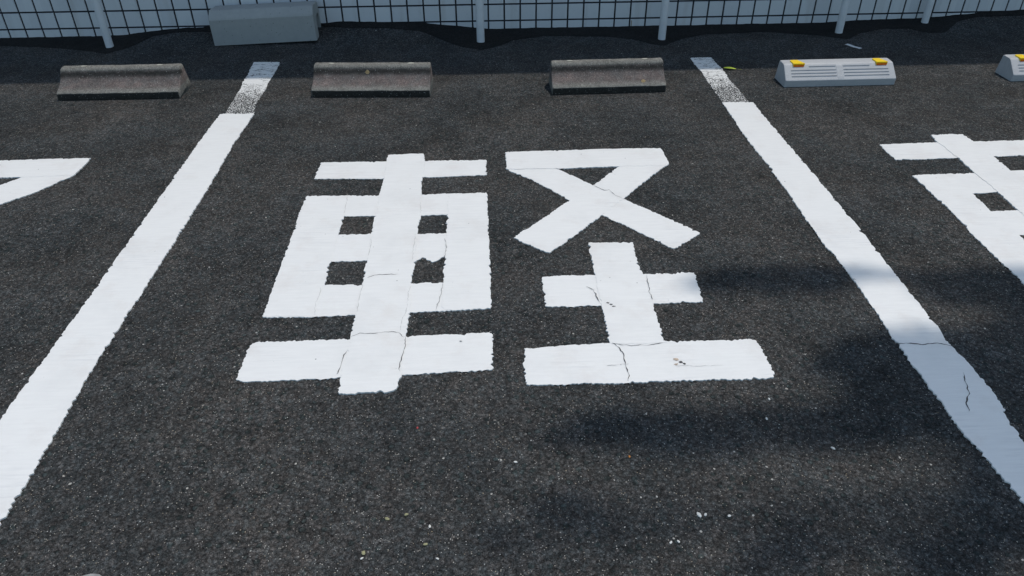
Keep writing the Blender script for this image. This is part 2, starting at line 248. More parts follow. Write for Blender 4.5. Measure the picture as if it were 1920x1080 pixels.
def mat_tile():
    t = NT('glazed_tile')
    tile = t.n('ShaderNodeTexWhiteNoise', noise_dimensions='3D')
    fl = t.n('ShaderNodeVectorMath', operation='FLOOR'); t.link(t.mapping((10.02, 0, 10), (0, 0, -.6)), fl.inputs[0]); t.link(fl.outputs[0], tile.inputs['Vector'])
    base = t.mix(tile.outputs['Value'], (.56, .575, .595), (.64, .65, .66))
    run = t.mr(t.noise(9, 4, .6, t.mapping((1, 1, .10))), .55, .75, 0, .55)
    base = t.mix(run, base, (.42, .395, .37))
    base = t.mix(t.mr(t.noise(30, 5, .6), .58, .8, 0, .3), base, (.33, .33, .33))
    return t.fin(base, .38, t.bump(t.noise(40, 3), .15, .001), .4)
def mat_plastic():
    t = NT('recycled_plastic'); n = t.noise(18, 5, .6, t.mapping((.6, 1.6, 1.6)))
    base = t.mix(n, (.36, .365, .38), (.50, .495, .50))
    base = t.mix(t.mr(t.noise(70, 5, .7), .55, .8, 0, .5), base, (.27, .26, .27))
    return t.fin(base, .55, t.bump(t.noise(240, 3), .25, .001), .4)
def mat_bark():
    t = NT('bark'); n = t.noise(12, 6, .7, t.mapping((3, 3, .5)))
    return t.fin(t.mix(n, (.07, .05, .035), (.19, .15, .11)), .9, t.bump(n, .8, .02), .2)
def mat_leaf():
    t = NT('foliage'); n = t.noise(1.6, 5, .7)
    return t.fin(t.mix(n, (.03, .07, .018), (.08, .13, .03)), .6, None, .3)

M_ASPH = mat_asphalt(); M_TAR = mat_tar(); M_PAINT = mat_paint(); M_WORN = mat_worn(3.7, 4.1)
M_CRACK = mat_flat('crack_dirt', (.085, .08, .08), .95, .4, 120, .3, .1)
M_SEAM = mat_flat('seam_dirt', (.36, .355, .35), .95, .4, 120, .3, .1)
M_PATH = mat_flat('gutter_concrete', (.26, .255, .25), .9, .25, 40, .6, .2, .003)
M_BLOCK = mat_block(); M_TILE = mat_tile(); M_GROUT = mat_flat('grout', (.030, .032, .037), .9, .2, 50, .4, .2)
M_CAP = mat_flat('coping_stone', (.40, .40, .39), .8, .15, 10)
M_PIPE = mat_flat('painted_steel', (.62, .63, .645), .42, .06, 14, .1, .5)
M_PLASTIC = mat_plastic(); M_YEL = mat_flat('yellow_plastic', (.90, .60, .006), .4, .06, 60, .1, .5)
M_ORANGE = mat_flat('orange_reflector', (.78, .16, .004), .3, .15, 200, .3, .5)
M_BARK = mat_bark(); M_LEAF = mat_leaf()

# ------------------------------------------------------------------ ground
bm = bmesh.new()
xs = [-120, -40, -8] + [-6 + i * .05 for i in range(int(13 / .05) + 1)] + [9, 40, 120]
ys = [-120, -20, 0, 2, 4, 4.5] + [4.56 + i * .02 for i in range(22)] + [5.4, 8, 40, 120]
grid = [[bm.verts.new((x, y, rise(x, min(y, WY)) if y < 5.2 else 0)) for x in xs] for y in ys]
for j in range(len(ys) - 1):
    for i in range(len(xs) - 1):
        bm.faces.new((grid[j][i], grid[j][i + 1], grid[j + 1][i + 1], grid[j + 1][i]))
tag(obj('ground', bm, M_ASPH, sm=True), kind='structure')

# strip of black tar laid along the foot of the wall
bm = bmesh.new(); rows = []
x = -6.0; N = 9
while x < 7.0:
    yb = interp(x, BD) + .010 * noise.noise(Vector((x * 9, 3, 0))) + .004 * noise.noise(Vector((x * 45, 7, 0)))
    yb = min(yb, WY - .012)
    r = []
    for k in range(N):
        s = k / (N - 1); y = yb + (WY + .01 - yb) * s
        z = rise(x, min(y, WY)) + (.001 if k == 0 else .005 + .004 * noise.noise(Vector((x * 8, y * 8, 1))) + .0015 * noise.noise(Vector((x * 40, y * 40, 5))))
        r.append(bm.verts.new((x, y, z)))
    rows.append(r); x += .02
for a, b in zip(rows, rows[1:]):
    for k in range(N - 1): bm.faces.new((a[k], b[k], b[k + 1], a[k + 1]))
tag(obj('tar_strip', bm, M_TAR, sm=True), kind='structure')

# concrete gutter at the mouth of the bays, its edge crumbled
bm = bmesh.new(); top = []; low = []
x = -7.0
while x < 7.0:
    y = .895 + .012 * noise.noise(Vector((x * 7, 0, 2))) + .006 * noise.noise(Vector((x * 40, 0, 2)))
    y += .125 * math.exp(-((x + .91) / .10) ** 2) - .02 * math.exp(-((x + .91) / .03) ** 2)
    top.append(bm.verts.new((x, y, .004))); low.append(bm.verts.new((x, .42, .004))); x += .01
for i in range(len(top) - 1): bm.faces.new((low[i], low[i + 1], top[i + 1], top[i]))
tag(obj('gutter', bm, M_PATH), kind='structure')

# ------------------------------------------------------------------ tiled wall
TOPZ = 4.02 
wall = empty('tiled_wall', (0, WY, 0))
tag(wall, 'pale blue grey square tiled wall with dark grout lines along the back of the bays', 'wall')
bm = bmesh.new(); bmesh.ops.create_cube(bm, size=1, matrix=Matrix.Translation((.5, .130, TOPZ / 2 - .1)) @ Matrix.Diagonal((17, .25, TOPZ + .2, 1)))
obj('grout_bed', bm, M_GROUT, wall)
def tx(i):
    j = max(-36, min(36, i)); return .115 + .09985 * j - .0000726 * j * j + (i - j) * .0995
bm = bmesh.new(); g = .0047; ch = .0012; th = .0055
for i in range(-80, 84):
    for k in range(-1, 40):
        x0, x1, z0, z1 = tx(i) + g, tx(i + 1) - g, .0585 + .1 * k + g, .0585 + .1 * (k + 1) - g
        o = random.uniform(-.0004, .0004)
        a = [bm.verts.new(p) for p in ((x0, .0045, z0), (x1, .0045, z0), (x1, .0045, z1), (x0, .0045, z1))]
        b = [bm.verts.new(p) for p in ((x0 + ch, o, z0 + ch), (x1 - ch, o + random.uniform(-.0003, .0003), z0 + ch), (x1 - ch, o, z1 - ch), (x0 + ch, o, z1 - ch))]
        bm.faces.new(b)
        for q in range(4): bm.faces.new((a[q], a[(q + 1) % 4], b[(q + 1) % 4], b[q]))
obj('tiles', bm, M_TILE, wall)
bm = bmesh.new(); bmesh.ops.create_cube(bm, size=1, matrix=Matrix.Translation((.5, .13, TOPZ + .02)) @ Matrix.Diagonal((17.1, .262, .05, 1)))
bmesh.ops.bevel(bm, geom=bm.edges[:], offset=.008, segments=2, affect='EDGES'); obj('coping', bm, M_CAP, wall)
bm = bmesh.new(); bmesh.ops.create_cube(bm, size=1, matrix=Matrix.Translation((.920, -.0012, .028)) @ Matrix.Diagonal((.0035, .0012, .036, 1)))
obj('rust_streak', bm, mat_flat('rust', (.24, .13, .04), .9, .3, 200), wall)

# ------------------------------------------------------------------ white pipe posts
def post(x, y, h, r, label):
    t = empty('pipe_post', (x, y, rise(x, y))); tag(t, label, 'post', 'white pipe posts standing in front of the tiled wall')
    bm = bmesh.new(); n = 28
    prof = [(r * 1.0, -.05), (r, .0), (r * 1.0, h)]
    rings = [[bm.verts.new((rr * math.cos(6.28318 * k / n), rr * math.sin(6.28318 * k / n), z)) for k in range(n)] for rr, z in prof]
    for a, b in zip(rings, rings[1:]):
        for k in range(n): bm.faces.new((a[k], a[(k + 1) % n], b[(k + 1) % n], b[k]))
    obj('pipe', bm, M_PIPE, t, sm=True)
    bm = bmesh.new(); prof = [(r * 1.12, h - .02), (r * 1.14, h + .004), (r * 1.0, h + .016), (r * .6, h + .024), (.0005, h + .027)]
    rings = [[bm.verts.new((rr * math.cos(6.28318 * k / n), rr * math.sin(6.28318 * k / n), z)) for k in range(n)] for rr, z in prof]
    for a, b in zip(rings, rings[1:]):
        for k in range(n): bm.faces.new((a[k], a[(k + 1) % n], b[(k + 1) % n], b[k]))
    obj('cap', bm, M_PIPE, t, sm=True)
    return t
post(-2.262, 4.655, 1.15, .0225, 'white pipe post on the far left, left of the grey concrete block')
post(-.037, 4.612, 1.15, .0235, 'white pipe post behind the gap between the two middle concrete wheel stops')
post(1.062, 4.600, 1.15, .0225, 'white pipe post behind the right end of the third concrete wheel stop')
post(2.178, 4.660, 1.15, .0225, 'white pipe post behind the whole plastic wheel stop, above the pale paper strip')
post(2.783, 4.795, 1.15, .0215, 'rightmost white pipe post, standing closest to the wall')

# ------------------------------------------------------------------ grey concrete block against the wall
blk = empty('concrete_block', (-1.633, 4.630, .002), .02); blk.rotation_euler.y = -.028
tag(blk, 'pale grey hollow concrete block with chamfered top and arched end, lying against the wall', 'block')
bm = bmesh.new()
prof = [(0, .004), (.004, .150), (.010, .160), (.046, .194), (.054, .197), (.100, .197), (.106, .193), (.19, .188), (.205, .17), (.212, .03), (.186, .03)]
for k in range(9):
    a = math.pi * k / 8; prof.append((.137 + .049 * math.cos(a), .088 + .040 * math.sin(a)))
prof += [(.086, .006)]
secs = []
for x in [0, .004] + [.004 + .6035 * i / 12 for i in range(1, 12)] + [.6075, .6115]:
    e = .003 if x in (0, .6115) else 0
    cx, cz = .1, .12
    secs.append([bm.verts.new((x, y + (e if y < .05 else (-e if y > .19 else 0)), z - (e if z > .18 else 0))) for y, z in prof])
for a, b in zip(secs, secs[1:]):
    for k in range(len(prof)): bm.faces.new((a[k], a[(k + 1) % len(prof)], b[(k + 1) % len(prof)], b[k]))
bm.faces.new(secs[0]); bm.faces.new(secs[-1][::-1]); bmesh.ops.recalc_face_normals(bm, faces=bm.faces[:])
obj('shell', bm, M_BLOCK, blk)

# ------------------------------------------------------------------ concrete wheel stops
def round_profile(pts, r, n=3):
    out = []
    for i, p in enumerate(pts):
        a, c = Vector(pts[i - 1]), Vector(pts[(i + 1) % len(pts)]); p = Vector(p)
        da, dc = (a - p), (c - p); rr = min(r, da.length * .4, dc.length * .4)
        A, Cc = p + da.normalized() * rr, p + dc.normalized() * rr
        for k in range(n + 1):
            s = k / n; out.append(tuple(A.lerp(p, s).lerp(p.lerp(Cc, s), s)))
    return out
STOP = [(0, 0), (.001, .036), (.022, .046), (.044, .056), (.066, .069), (.084, .086), (.096, .106), (.104, .121), (.116, .130), (.148, .131), (.156, .124), (.186, .03), (.190, 0)]
def wheel_stop(x, y, rz, L, label, seed, marks):
    t = empty('wheel_stop', (x, y, 0), rz); tag(t, label, 'wheel stop', 'weathered concrete wheel stops')
    prof = round_profile(STOP, .003, 2); bm = bmesh.new(); secs = []
    n = 90
    stations = [0, .003, .008] + [.008 + (L - .016) * i / n for i in range(1, n)] + [L - .008, L - .003, L]
    for xx in stations:
        e = {0: .006, .003: .002, L: .006, L - .003: .002}.get(xx, 0)
        row = []
        for yy, zz in prof:
            cy, cz = .095, .055; f = 1 - e / .1
            tilt = .004 * (zz / .13) * (1 if xx < L / 2 else -1) * max(0, 1 - min(xx, L - xx) / .02)
            y2, z2 = cy + (yy - cy) * f, max(0, cz + (zz - cz) * f) if zz > 0 else 0
            nv = noise.noise(Vector((xx * 60 + seed, yy * 60, zz * 60))) * .0012 + noise.noise(Vector((xx * 14 + seed, yy * 14, zz * 14))) * .0018
            ed = noise.noise(Vector((xx * 130 + seed, yy * 90, zz * 90)))
            if abs(yy) < .008 and zz > .02 or (.098 < yy < .122 and zz > .11): nv -= max(0, ed - .25) * .007
            row.append(bm.verts.new((xx + tilt, y2 + (nv if zz > 0 else 0), z2 + (nv if zz > 0 else 0))))
        secs.append(row)
    m = len(prof)
    for a, b in zip(secs, secs[1:]):
        for k in range(m): bm.faces.new((a[k], a[(k + 1) % m], b[(k + 1) % m], b[k]))
    bm.faces.new(secs[0]); bm.faces.new(secs[-1][::-1]); bmesh.ops.recalc_face_normals(bm, faces=bm.faces[:])
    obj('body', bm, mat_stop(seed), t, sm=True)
    for kind, px, py, pz, r in marks:
        bm = bmesh.new()
        n = 14
        cv = bm.verts.new((px, py, pz + .0012)); ring = []
        for k in range(n):
            a = 6.28318 * k / n; rr = r * (1 + .25 * noise.noise(Vector((a * 2, seed, px * 9))))
            dy = rr * math.sin(a)
            if kind == 'bolt_plug': p = (px + 1.35 * rr * math.cos(a), py + dy * .8, pz)
            elif kind == 'lichen_spot': p = (px + rr * math.cos(a), py + dy * .9, pz + dy * .42)
            else: p = (px + rr * math.cos(a), py + dy * .5, pz + dy * .85)
            ring.append(bm.verts.new(p))
        for k in range(n): bm.faces.new((cv, ring[k], ring[(k + 1) % n]))
        obj(kind.replace('_steep', ''), bm, M_PLUG if kind == 'bolt_plug' else M_LICHEN, t)
    return t
M_PLUG = mat_flat('plug_mortar', (.40, .385, .33), .9, .2, 120, .4, .2)
M_LICHEN = mat_flat('lichen', (.27, .205, .115), .95, .3, 150, .5, .1)
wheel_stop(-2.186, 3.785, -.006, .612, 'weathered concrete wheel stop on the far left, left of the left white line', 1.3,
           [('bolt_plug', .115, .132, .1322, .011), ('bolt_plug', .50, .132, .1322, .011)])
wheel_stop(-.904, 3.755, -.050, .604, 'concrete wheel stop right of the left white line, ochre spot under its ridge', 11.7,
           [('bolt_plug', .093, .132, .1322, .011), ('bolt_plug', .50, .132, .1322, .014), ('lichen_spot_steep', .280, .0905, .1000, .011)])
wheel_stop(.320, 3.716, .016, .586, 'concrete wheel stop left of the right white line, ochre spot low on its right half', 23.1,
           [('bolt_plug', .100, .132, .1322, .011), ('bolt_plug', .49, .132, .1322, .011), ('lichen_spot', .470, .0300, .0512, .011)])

# ------------------------------------------------------------------ plastic wheel stops
def plastic_stop(x, y, rz, label):
    t = empty('plastic_wheel_stop', (x, y, 0), rz); tag(t, label, 'wheel stop', 'light grey plastic wheel stops with yellow reflectors')
    L = .585
    # face runs (0,.037) -> (.068,.094); grooves cut along it
    A, B = Vector((0, .037)), Vector((.066, .094)); d = (B - A); nrm = Vector((d.y, -d.x)).normalized()   # outward = towards viewer/up-left
    nrm = Vector((-d.y, d.x)).normalized()
    grooves = [(.22, .038, .27), (.42, .038, .27), (.62, .038, .27), (.86, .135, .27)]
    stat = [0.0]
    for c, _, _ in grooves: stat += [c - .040, c - .026, c + .026, c + .040]
    stat += [1.0]
    prof = [('v', (.002, 0)), ('v', (-.002, .034))] + [('f', s) for s in stat] + [('v', (.078, .099)), ('v', (.130, .100)), ('v', (.138, .096)), ('v', (.150, .004)), ('v', (.150, 0))]
    base = [0, .004, .012]
    cuts = sorted(set([.034, .038, .131, .135, .270, .274, .278, .307, .311, .315, .450, .454, .547, .551]))
    stations = base + cuts + [L - .012, L - .004, L]
    bm = bmesh.new(); secs = []
    for xx in stations:
        row = []; u = min(xx, L - xx)
        for kind, v in prof:
            if kind == 'v': yy, zz = v
            else:
                p = A + d * v; xm = xx if xx < L / 2 else L - xx
                for c, a, b in grooves:
                    if abs(v - c) < .03 and a - .0001 <= xm <= b + .0001: p = p - nrm * .004
                if .277 < xx < .308 and .02 < v < .98: p = p + nrm * .0015
                yy, zz = p
            e = .004 if u < .001 else (.0012 if u < .005 else 0)
            cx = 1 if xx < L / 2 else -1
            tilt = cx * max(0, 1 - u / .03) * (.004 * min(1, zz / .1))
            f = 1 - e / .075
            row.append(bm.verts.new((xx + tilt, .075 + (yy - .075) * f, max(0, .05 + (zz - .05) * f) if zz > 0 else 0)))
        secs.append(row)
    m = len(prof)
    for a, b in zip(secs, secs[1:]):
        for k in range(m): bm.faces.new((a[k], a[(k + 1) % m], b[(k + 1) % m], b[k]))
    bm.faces.new(secs[0]); bm.faces.new(secs[-1][::-1]); bmesh.ops.recalc_face_normals(bm, faces=bm.faces[:])
    obj('body', bm, M_PLASTIC, t)
    for x0 in (.046, .484):
        rf = empty('reflector', (x0, 0, 0)); rf.parent = t
        bm = bmesh.new()       # yellow housing: a wedge standing proud of the shoulder
        lo = [(.004, .058), (.061, .058), (.064, .062), (.040, .112), (.006, .112), (0, .106)]
        vb = [bm.verts.new((a, b, .088)) for a, b in lo]; vt = [bm.verts.new((a + .001, b, .1055 if b > .1 else .1035)) for a, b in lo]
        bm.faces.new(vt); bm.faces.new(vb[::-1])
        for k in range(6): bm.faces.new((vb[k], vb[(k + 1) % 6], vt[(k + 1) % 6], vt[k]))
        bmesh.ops.recalc_face_normals(bm, faces=bm.faces[:])
        obj('housing', bm, M_YEL, rf)
        bm = bmesh.new(); vs = []
        for (a, b, c) in ((.008, .0565, .086), (.058, .0565, .086), (.061, .0565, .0975), (.005, .0565, .0975)): vs.append((a, b, c))
        f1 = [bm.verts.new(v) for v in vs]; f2 = [bm.verts.new((a, b + .012, c)) for a, b, c in vs]
        bm.faces.new(f1); bm.faces.new(f2[::-1])
        for k in range(4): bm.faces.new((f1[k], f1[(k + 1) % 4], f2[(k + 1) % 4], f2[k]))
        bmesh.ops.recalc_face_normals(bm, faces=bm.faces[:])
        obj('lens', bm, M_ORANGE, rf)
    return t
plastic_stop(1.530, 3.757, .006, 'whole grey plastic wheel stop with ribbed face, right of the right white line')
plastic_stop(2.742, 3.772, .006, 'grey plastic wheel stop cut off by the right edge of the photo')

# ------------------------------------------------------------------ painted markings (thermoplastic sheets a few mm thick with ragged edges)
def unloop(v, reach=9):
    """cut out the little loops where a ragged outline crosses itself"""
    out = []; i = 0; n = len(v)
    while i < n - 1:
        out.append(v[i]); a, b = v[i], v[i + 1]; hit = None
        for j in range(min(n - 2, i + reach), i + 1, -1):
            c, d = v[j], v[j + 1]
            den = (b.x - a.x) * (d.y - c.y) - (b.y - a.y) * (d.x - c.x)
            if abs(den) < 1e-12: continue
            s_ = ((c.x - a.x) * (d.y - c.y) - (c.y - a.y) * (d.x - c.x)) / den
            t_ = ((c.x - a.x) * (b.y - a.y) - (c.y - a.y) * (b.x - a.x)) / den
            if 0 < s_ < 1 and 0 < t_ < 1: hit = (j, a + (b - a) * s_); break
        if hit: out.append(hit[1]); i = hit[0] + 1
        else: i += 1
    if i == n - 1: out.append(v[-1])
    return out
def ragged(pts, amp=.0046, step=.0035, seed=0.0, closed=True):
    out = []
    n = len(pts)
    area = sum(pts[i][0] * pts[(i + 1) % n][1] - pts[(i + 1) % n][0] * pts[i][1] for i in range(n))
    if area < 0: pts = pts[::-1]
    for i in range(n):
        a = Vector((*pts[i], 0)); b = Vector((*pts[(i + 1) % n], 0)); L = (b - a).length
        if L < 1e-5: continue
        nr = Vector(((b - a).y, -(b - a).x, 0)).normalized()
        k = max(1, int(L / step))
        for j in range(k):
            p = a.lerp(b, j / k)
            m_ = amp * (1.45 + .9 * noise.noise(Vector((p.x * 7 + seed, p.y * 7, 2))))
            q1 = noise.noise(Vector((p.x * 62 + seed, p.y * 62, seed)))
            q2 = noise.noise(Vector((p.x * 140, p.y * 140 + seed, 3)))
            fade = min(1, min(j, k - j) * L / k / .007)
            low = Vector((noise.noise(p * 12 + Vector((seed, 0, 0))), noise.noise(p * 12 + Vector((0, seed, 9))), 0)) * .0035
            out.append(p + nr * (m_ * (.45 - 1.8 * abs(q1) + .65 * q2) * fade) + low)
    return unloop(out)
def sheet(name, pts, h, mat, parent, amp=.0044, seed=0.0, off=(0, 0), z0=0.0002, bev=.0002):
    v = ragged([(x + off[0], y + off[1]) for x, y in pts], amp, seed=seed)
    bm = bmesh.new()
    low = [bm.verts.new((p.x, p.y, z0)) for p in v]
    n = len(v); top = []
    for i, p in enumerate(v):
        a, b = v[i - 1], v[(i + 1) % n]; t_ = (b - a); t_ = t_.normalized() if t_.length > 1e-7 else Vector((1, 0, 0))
        inn = Vector((-t_.y, t_.x, 0)) * bev
        top.append(bm.verts.new((p.x + inn.x, p.y + inn.y, h + .00005 * noise.noise(p * 40))))
    f = bm.faces.new(top)
    for i in range(n): bm.faces.new((low[i], low[(i + 1) % n], top[(i + 1) % n], top[i]))
    bmesh.ops.triangulate(bm, faces=[f])
    return obj(name, bm, mat, parent)
def crack(pts, parent, z, w=.0016, off=(0, 0), seed=0, mat=None):
    P2 = []
    for a, b in zip(pts, pts[1:]):
        a, b = Vector((*a, 0)), Vector((*b, 0)); k = max(2, int((b - a).length / .007))
        for j in range(k):
            p = a.lerp(b, j / k); s = p * 70
            P2.append(p + Vector((noise.noise(s), noise.noise(s + Vector((9, 9, 9))), 0)) * .0045)
    P2.append(Vector((*pts[-1], 0)))
    bm = bmesh.new(); L, R_ = [], []; n = len(P2)
    for i, p in enumerate(P2):
        t_ = (P2[min(i + 1, n - 1)] - P2[max(i - 1, 0)]).normalized(); q = Vector((-t_.y, t_.x, 0))
        s = min(i, n - 1 - i) / max(1, n - 1)
        ww = w * (.25 + max(0, .55 + 1.3 * noise.noise(p * 60 + Vector((0, 0, seed))))) * min(1, s * 8 + .15)
        L.append(bm.verts.new((p.x + q.x * ww + off[0], p.y + q.y * ww + off[1], z))); R_.append(bm.verts.new((p.x - q.x * ww + off[0], p.y - q.y * ww + off[1], z)))
    for i in range(n - 1): bm.faces.new((L[i], R_[i], R_[i + 1], L[i + 1]))
    return obj('crack', bm, mat or M_CRACK, parent)

H = {'bar_top': .0030, 'frame_top': .0030, 'frame_mid': .0030, 'frame_bot': .0030, 'bar_bottom': .0032,
     'frame_left': .0039, 'frame_right': .0039, 'centre': .0047,
     'slash_right': .0030, 'slash_left': .0038, 'roof': .0046, 'earth_bar': .0030, 'earth_base': .0038, 'earth_post': .0046}
def character(S_, off, label, cracks=()):
    c = empty('painted_character', (off[0] + .1, off[1] + 2.3, 0)); tag(c, label, 'road marking', 'large white kanji painted in the bays')
    o2 = (-.1, -2.3)
    for i, (nm, pts) in enumerate(S_.items()):
        sheet('stroke', pts, H[nm], M_PAINT, c, seed=i * 7.3 + off[0], off=o2)
    for i, pts in enumerate(cracks): crack(pts, c, .0051, w=(.0005 if i in (17, 18, 8, 9, 10, 11, 3, 4, 2) else .0011), off=o2, seed=i, mat=M_SEAM if i in (17, 18, 8, 9, 10, 11, 3, 4, 2, 7, 5) else None)
    return c
mid = character(S, (0, 0), 'white kanji for light vehicle painted in the middle bay, whole and fully in view', CR['char'])
M_STAIN = mat_flat('soil_stain', (.48, .38, .30), .9, .4, 150)
for x, y, rr, m in [(.493, 1.627, .005, M_STAIN), (.503, 1.615, .004, M_CRACK), (.511, 1.607, .003, M_CRACK), (.488, 1.606, .004, M_STAIN), (.347, 1.899, .0035, M_CRACK), (.354, 1.889, .003, M_CRACK), (.339, 1.908, .003, M_CRACK), (-.12, 1.74, .002, M_CRACK), (-.80, 1.72, .002, M_CRACK)]:
    bm = bmesh.new(); vs = []
    for k in range(12):
        a = 6.28318 * k / 12; q = rr * (1 + .9 * noise.noise(Vector((math.cos(a) * 1.6 + x * 90, math.sin(a) * 1.6, y * 90)))); vs.append(bm.verts.new((x - .1 + 1.5 * q * math.cos(a), y - 2.3 + q * math.sin(a), .0050)))
    bm.faces.new(vs); obj('stain_or_shade', bm, m, mid)
SR = dict(S)
dR = (2.442, .049)
sh = {k: [(x + 0, y + 0) for x, y in v] for k, v in S.items()}
def back(pts): return [(x - dR[0], y - dR[1]) for x, y in pts]
SR['bar_top'] = back([(1.710, 3.029), (1.968, 3.037), (2.194, 3.036), (2.62, 3.040), (2.62, 2.892), (2.269, 2.885), (1.97, 2.878), (1.706, 2.872)])
SR['centre'] = back([(1.981, 3.115), (2.126, 3.115), (2.131, 3.048), (2.133, 2.879), (2.128, 2.742), (2.128, 2.42), (2.125, 2.1), (2.122, 1.6), (1.962, 1.585), (1.964, 2.1), (1.965, 2.426), (1.971, 2.568), (1.972, 2.736), (1.979, 2.877), (1.971, 3.042)])
SR['frame_left'] = back([(1.708, 2.724), (1.880, 2.730), (1.865, 2.56), (1.857, 2.42), (1.862, 2.244), (1.858, 2.0), (1.856, 1.93), (1.697, 1.925), (1.698, 1.948), (1.701, 1.988), (1.698, 2.128), (1.701, 2.253), (1.713, 2.456), (1.706, 2.533), (1.711, 2.622)])
SR['frame_top'] = back([(1.708, 2.724), (1.971, 2.733), (2.128, 2.742), (2.60, 2.748), (2.60, 2.575), (1.971, 2.568), (1.865, 2.56), (1.72, 2.558)])
SR['frame_mid'] = back([(1.712, 2.418), (1.856, 2.418), (1.963, 2.422), (2.60, 2.43), (2.60, 2.255), (1.963, 2.247), (1.862, 2.244), (1.712, 2.24)])
character(SR, dR, 'white kanji in the right hand bay, cut off by the right edge of the photo')
SL = dict(S); dL = (-2.476, .03)
def backL(pts): return [(x - dL[0], y - dL[1]) for x, y in pts]
SL['roof'] = backL([(-2.49, 3.072), (-2.118, 3.074), (-1.894, 3.077), (-1.734, 3.079), (-1.738, 2.912), (-1.80, 2.912), (-1.959, 2.908), (-2.036, 2.910), (-2.49, 2.905)])
SL['slash_right'] = [(min(x, .64), y) for x, y in S['slash_right']]
SL['slash_left'] = backL([(-1.734, 3.055), (-1.740, 2.910), (-1.836, 2.761), (-1.917, 2.673), (-2.13, 2.43), (-2.29, 2.30), (-2.42, 2.40), (-2.20, 2.62), (-2.0, 2.838), (-1.948, 2.902), (-1.93, 2.95)])
character(SL, dL, 'white kanji in the left hand bay, only its pointed upper right corner in view')

def extend(l, y1):
    (xa, ya), (xb, yb) = l[-3], l[-1]; s = (xb - xa) / (yb - ya); return l + [(xb + s * .15 * (y1 - yb), y1)]
def stall_line(L, R_, worn, label, cracks):
    t = empty('bay_line', (sum(p[0] for p in L) / len(L), 2.4, 0)); tag(t, label, 'road marking', 'white lines between the parking bays')
    o2 = (-t.location.x, -t.location.y)
    L2, R2 = extend(L, .905), extend(R_, .905)
    sheet('fresh_paint', L2 + R2[::-1], .0042, M_PAINT, t, amp=.0050, seed=LINE_SEED[0], off=o2)
    LINE_SEED[0] += 31.7
    w = [(x, y) for x, y in worn]
    o = sheet('worn_paint', w, .0022, M_WORN, t, amp=.004, seed=5, off=(0, 0), bev=.0004)
    o.location = (o2[0], o2[1], 0)
    if cracks: cracks = [[(1.125, 1.677)] + list(cracks[0]) + [(1.335, 1.650)]] + list(cracks[1:])
    for i, c in enumerate(cracks): crack(c, t, .0047, w=.0016, off=o2, seed=i + 40)
LINE_SEED = [2.0]
stall_line(LN['left_L'], LN['left_R'], LN['wornL'], 'left white line between bays, its far end old and worn through', [])
stall_line(LN['right_L'], LN['right_R'], LN['wornR'], 'right white line between bays, near end cracked and in tree shade', CR['line'])

cr = empty('asphalt_crack', (-1.0, 4.5, 0)); tag(cr, 'short dark crack in the shaded asphalt right of the grey concrete block', 'crack')
crack(CR['asph'][0], cr, .0012, .003, off=(1.0, -4.5), seed=3)
cr = empty('asphalt_crack', (3.1, 4.5, 0)); tag(cr, 'dark crack in the shaded asphalt behind the plastic wheel stops at far right', 'crack')
crack([(3.10, 4.83), (3.06, 4.72), (3.07, 4.64), (3.04, 4.55)], cr, .022, .003, off=(-3.1, -4.5), seed=8)

# ------------------------------------------------------------------ small things on the asphalt
bm = bmesh.new(); rows = []        # paper strip
A, B = Vector((2.131, 4.431, 0)), Vector((2.181, 4.341, 0)); n = 10; d = (B - A).normalized(); q = Vector((-d.y, d.x, 0))
for i in range(n + 1):
    p = A.lerp(B, i / n); z = .006 + .001 * math.sin(i * .9); rows.append([bm.verts.new((p.x + q.x * s * .014, p.y + q.y * s * .014, z)) for s in (-1, 1)])
for a, b in zip(rows, rows[1:]): bm.faces.new((a[0], b[0], b[1], a[1]))
bmesh.ops.solidify(bm, geom=bm.faces[:], thickness=.0006)
tag(obj('paper_strip', bm, mat_flat('paper', (.88, .88, .88), .7, .04)), 'thin white paper strip lying in the shade behind the whole plastic wheel stop', 'litter')

lf = empty('fallen_leaf', (1.327, 4.046, .002), -.36); tag(lf, 'yellow green fallen leaf beside the worn end of the right white line', 'leaf')
bm = bmesh.new(); rows = []; n = 14
for i in range(n + 1):
    u = i / n; w = .014 * math.sin(math.pi * u ** .85) ** .8 + .0003; xx = -.036 + .070 * u; z = .004 + .001 * math.sin(u * 3.0)
    rows.append([bm.verts.new((xx, s * w, z + abs(s) * w * .2)) for s in (-1, -.5, 0, .5, 1)])
for a, b in zip(rows, rows[1:]):
    for k in range(4): bm.faces.new((a[k], b[k], b[k + 1], a[k + 1]))
obj('blade', bm, mat_flat('leaf_green', (.42, .50, .04), .5, .3, 60), lf, sm=True)
bm = bmesh.new(); bmesh.ops.create_cone(bm, segments=6, radius1=.0012, radius2=.0008, depth=.022, cap_ends=True, matrix=Matrix.Translation((.052, 0, .004)) @ Matrix.Rotation(math.pi / 2, 4, 'Y'))
obj('stalk', bm, mat_flat('leaf_stalk', (.25, .26, .05), .6), lf)

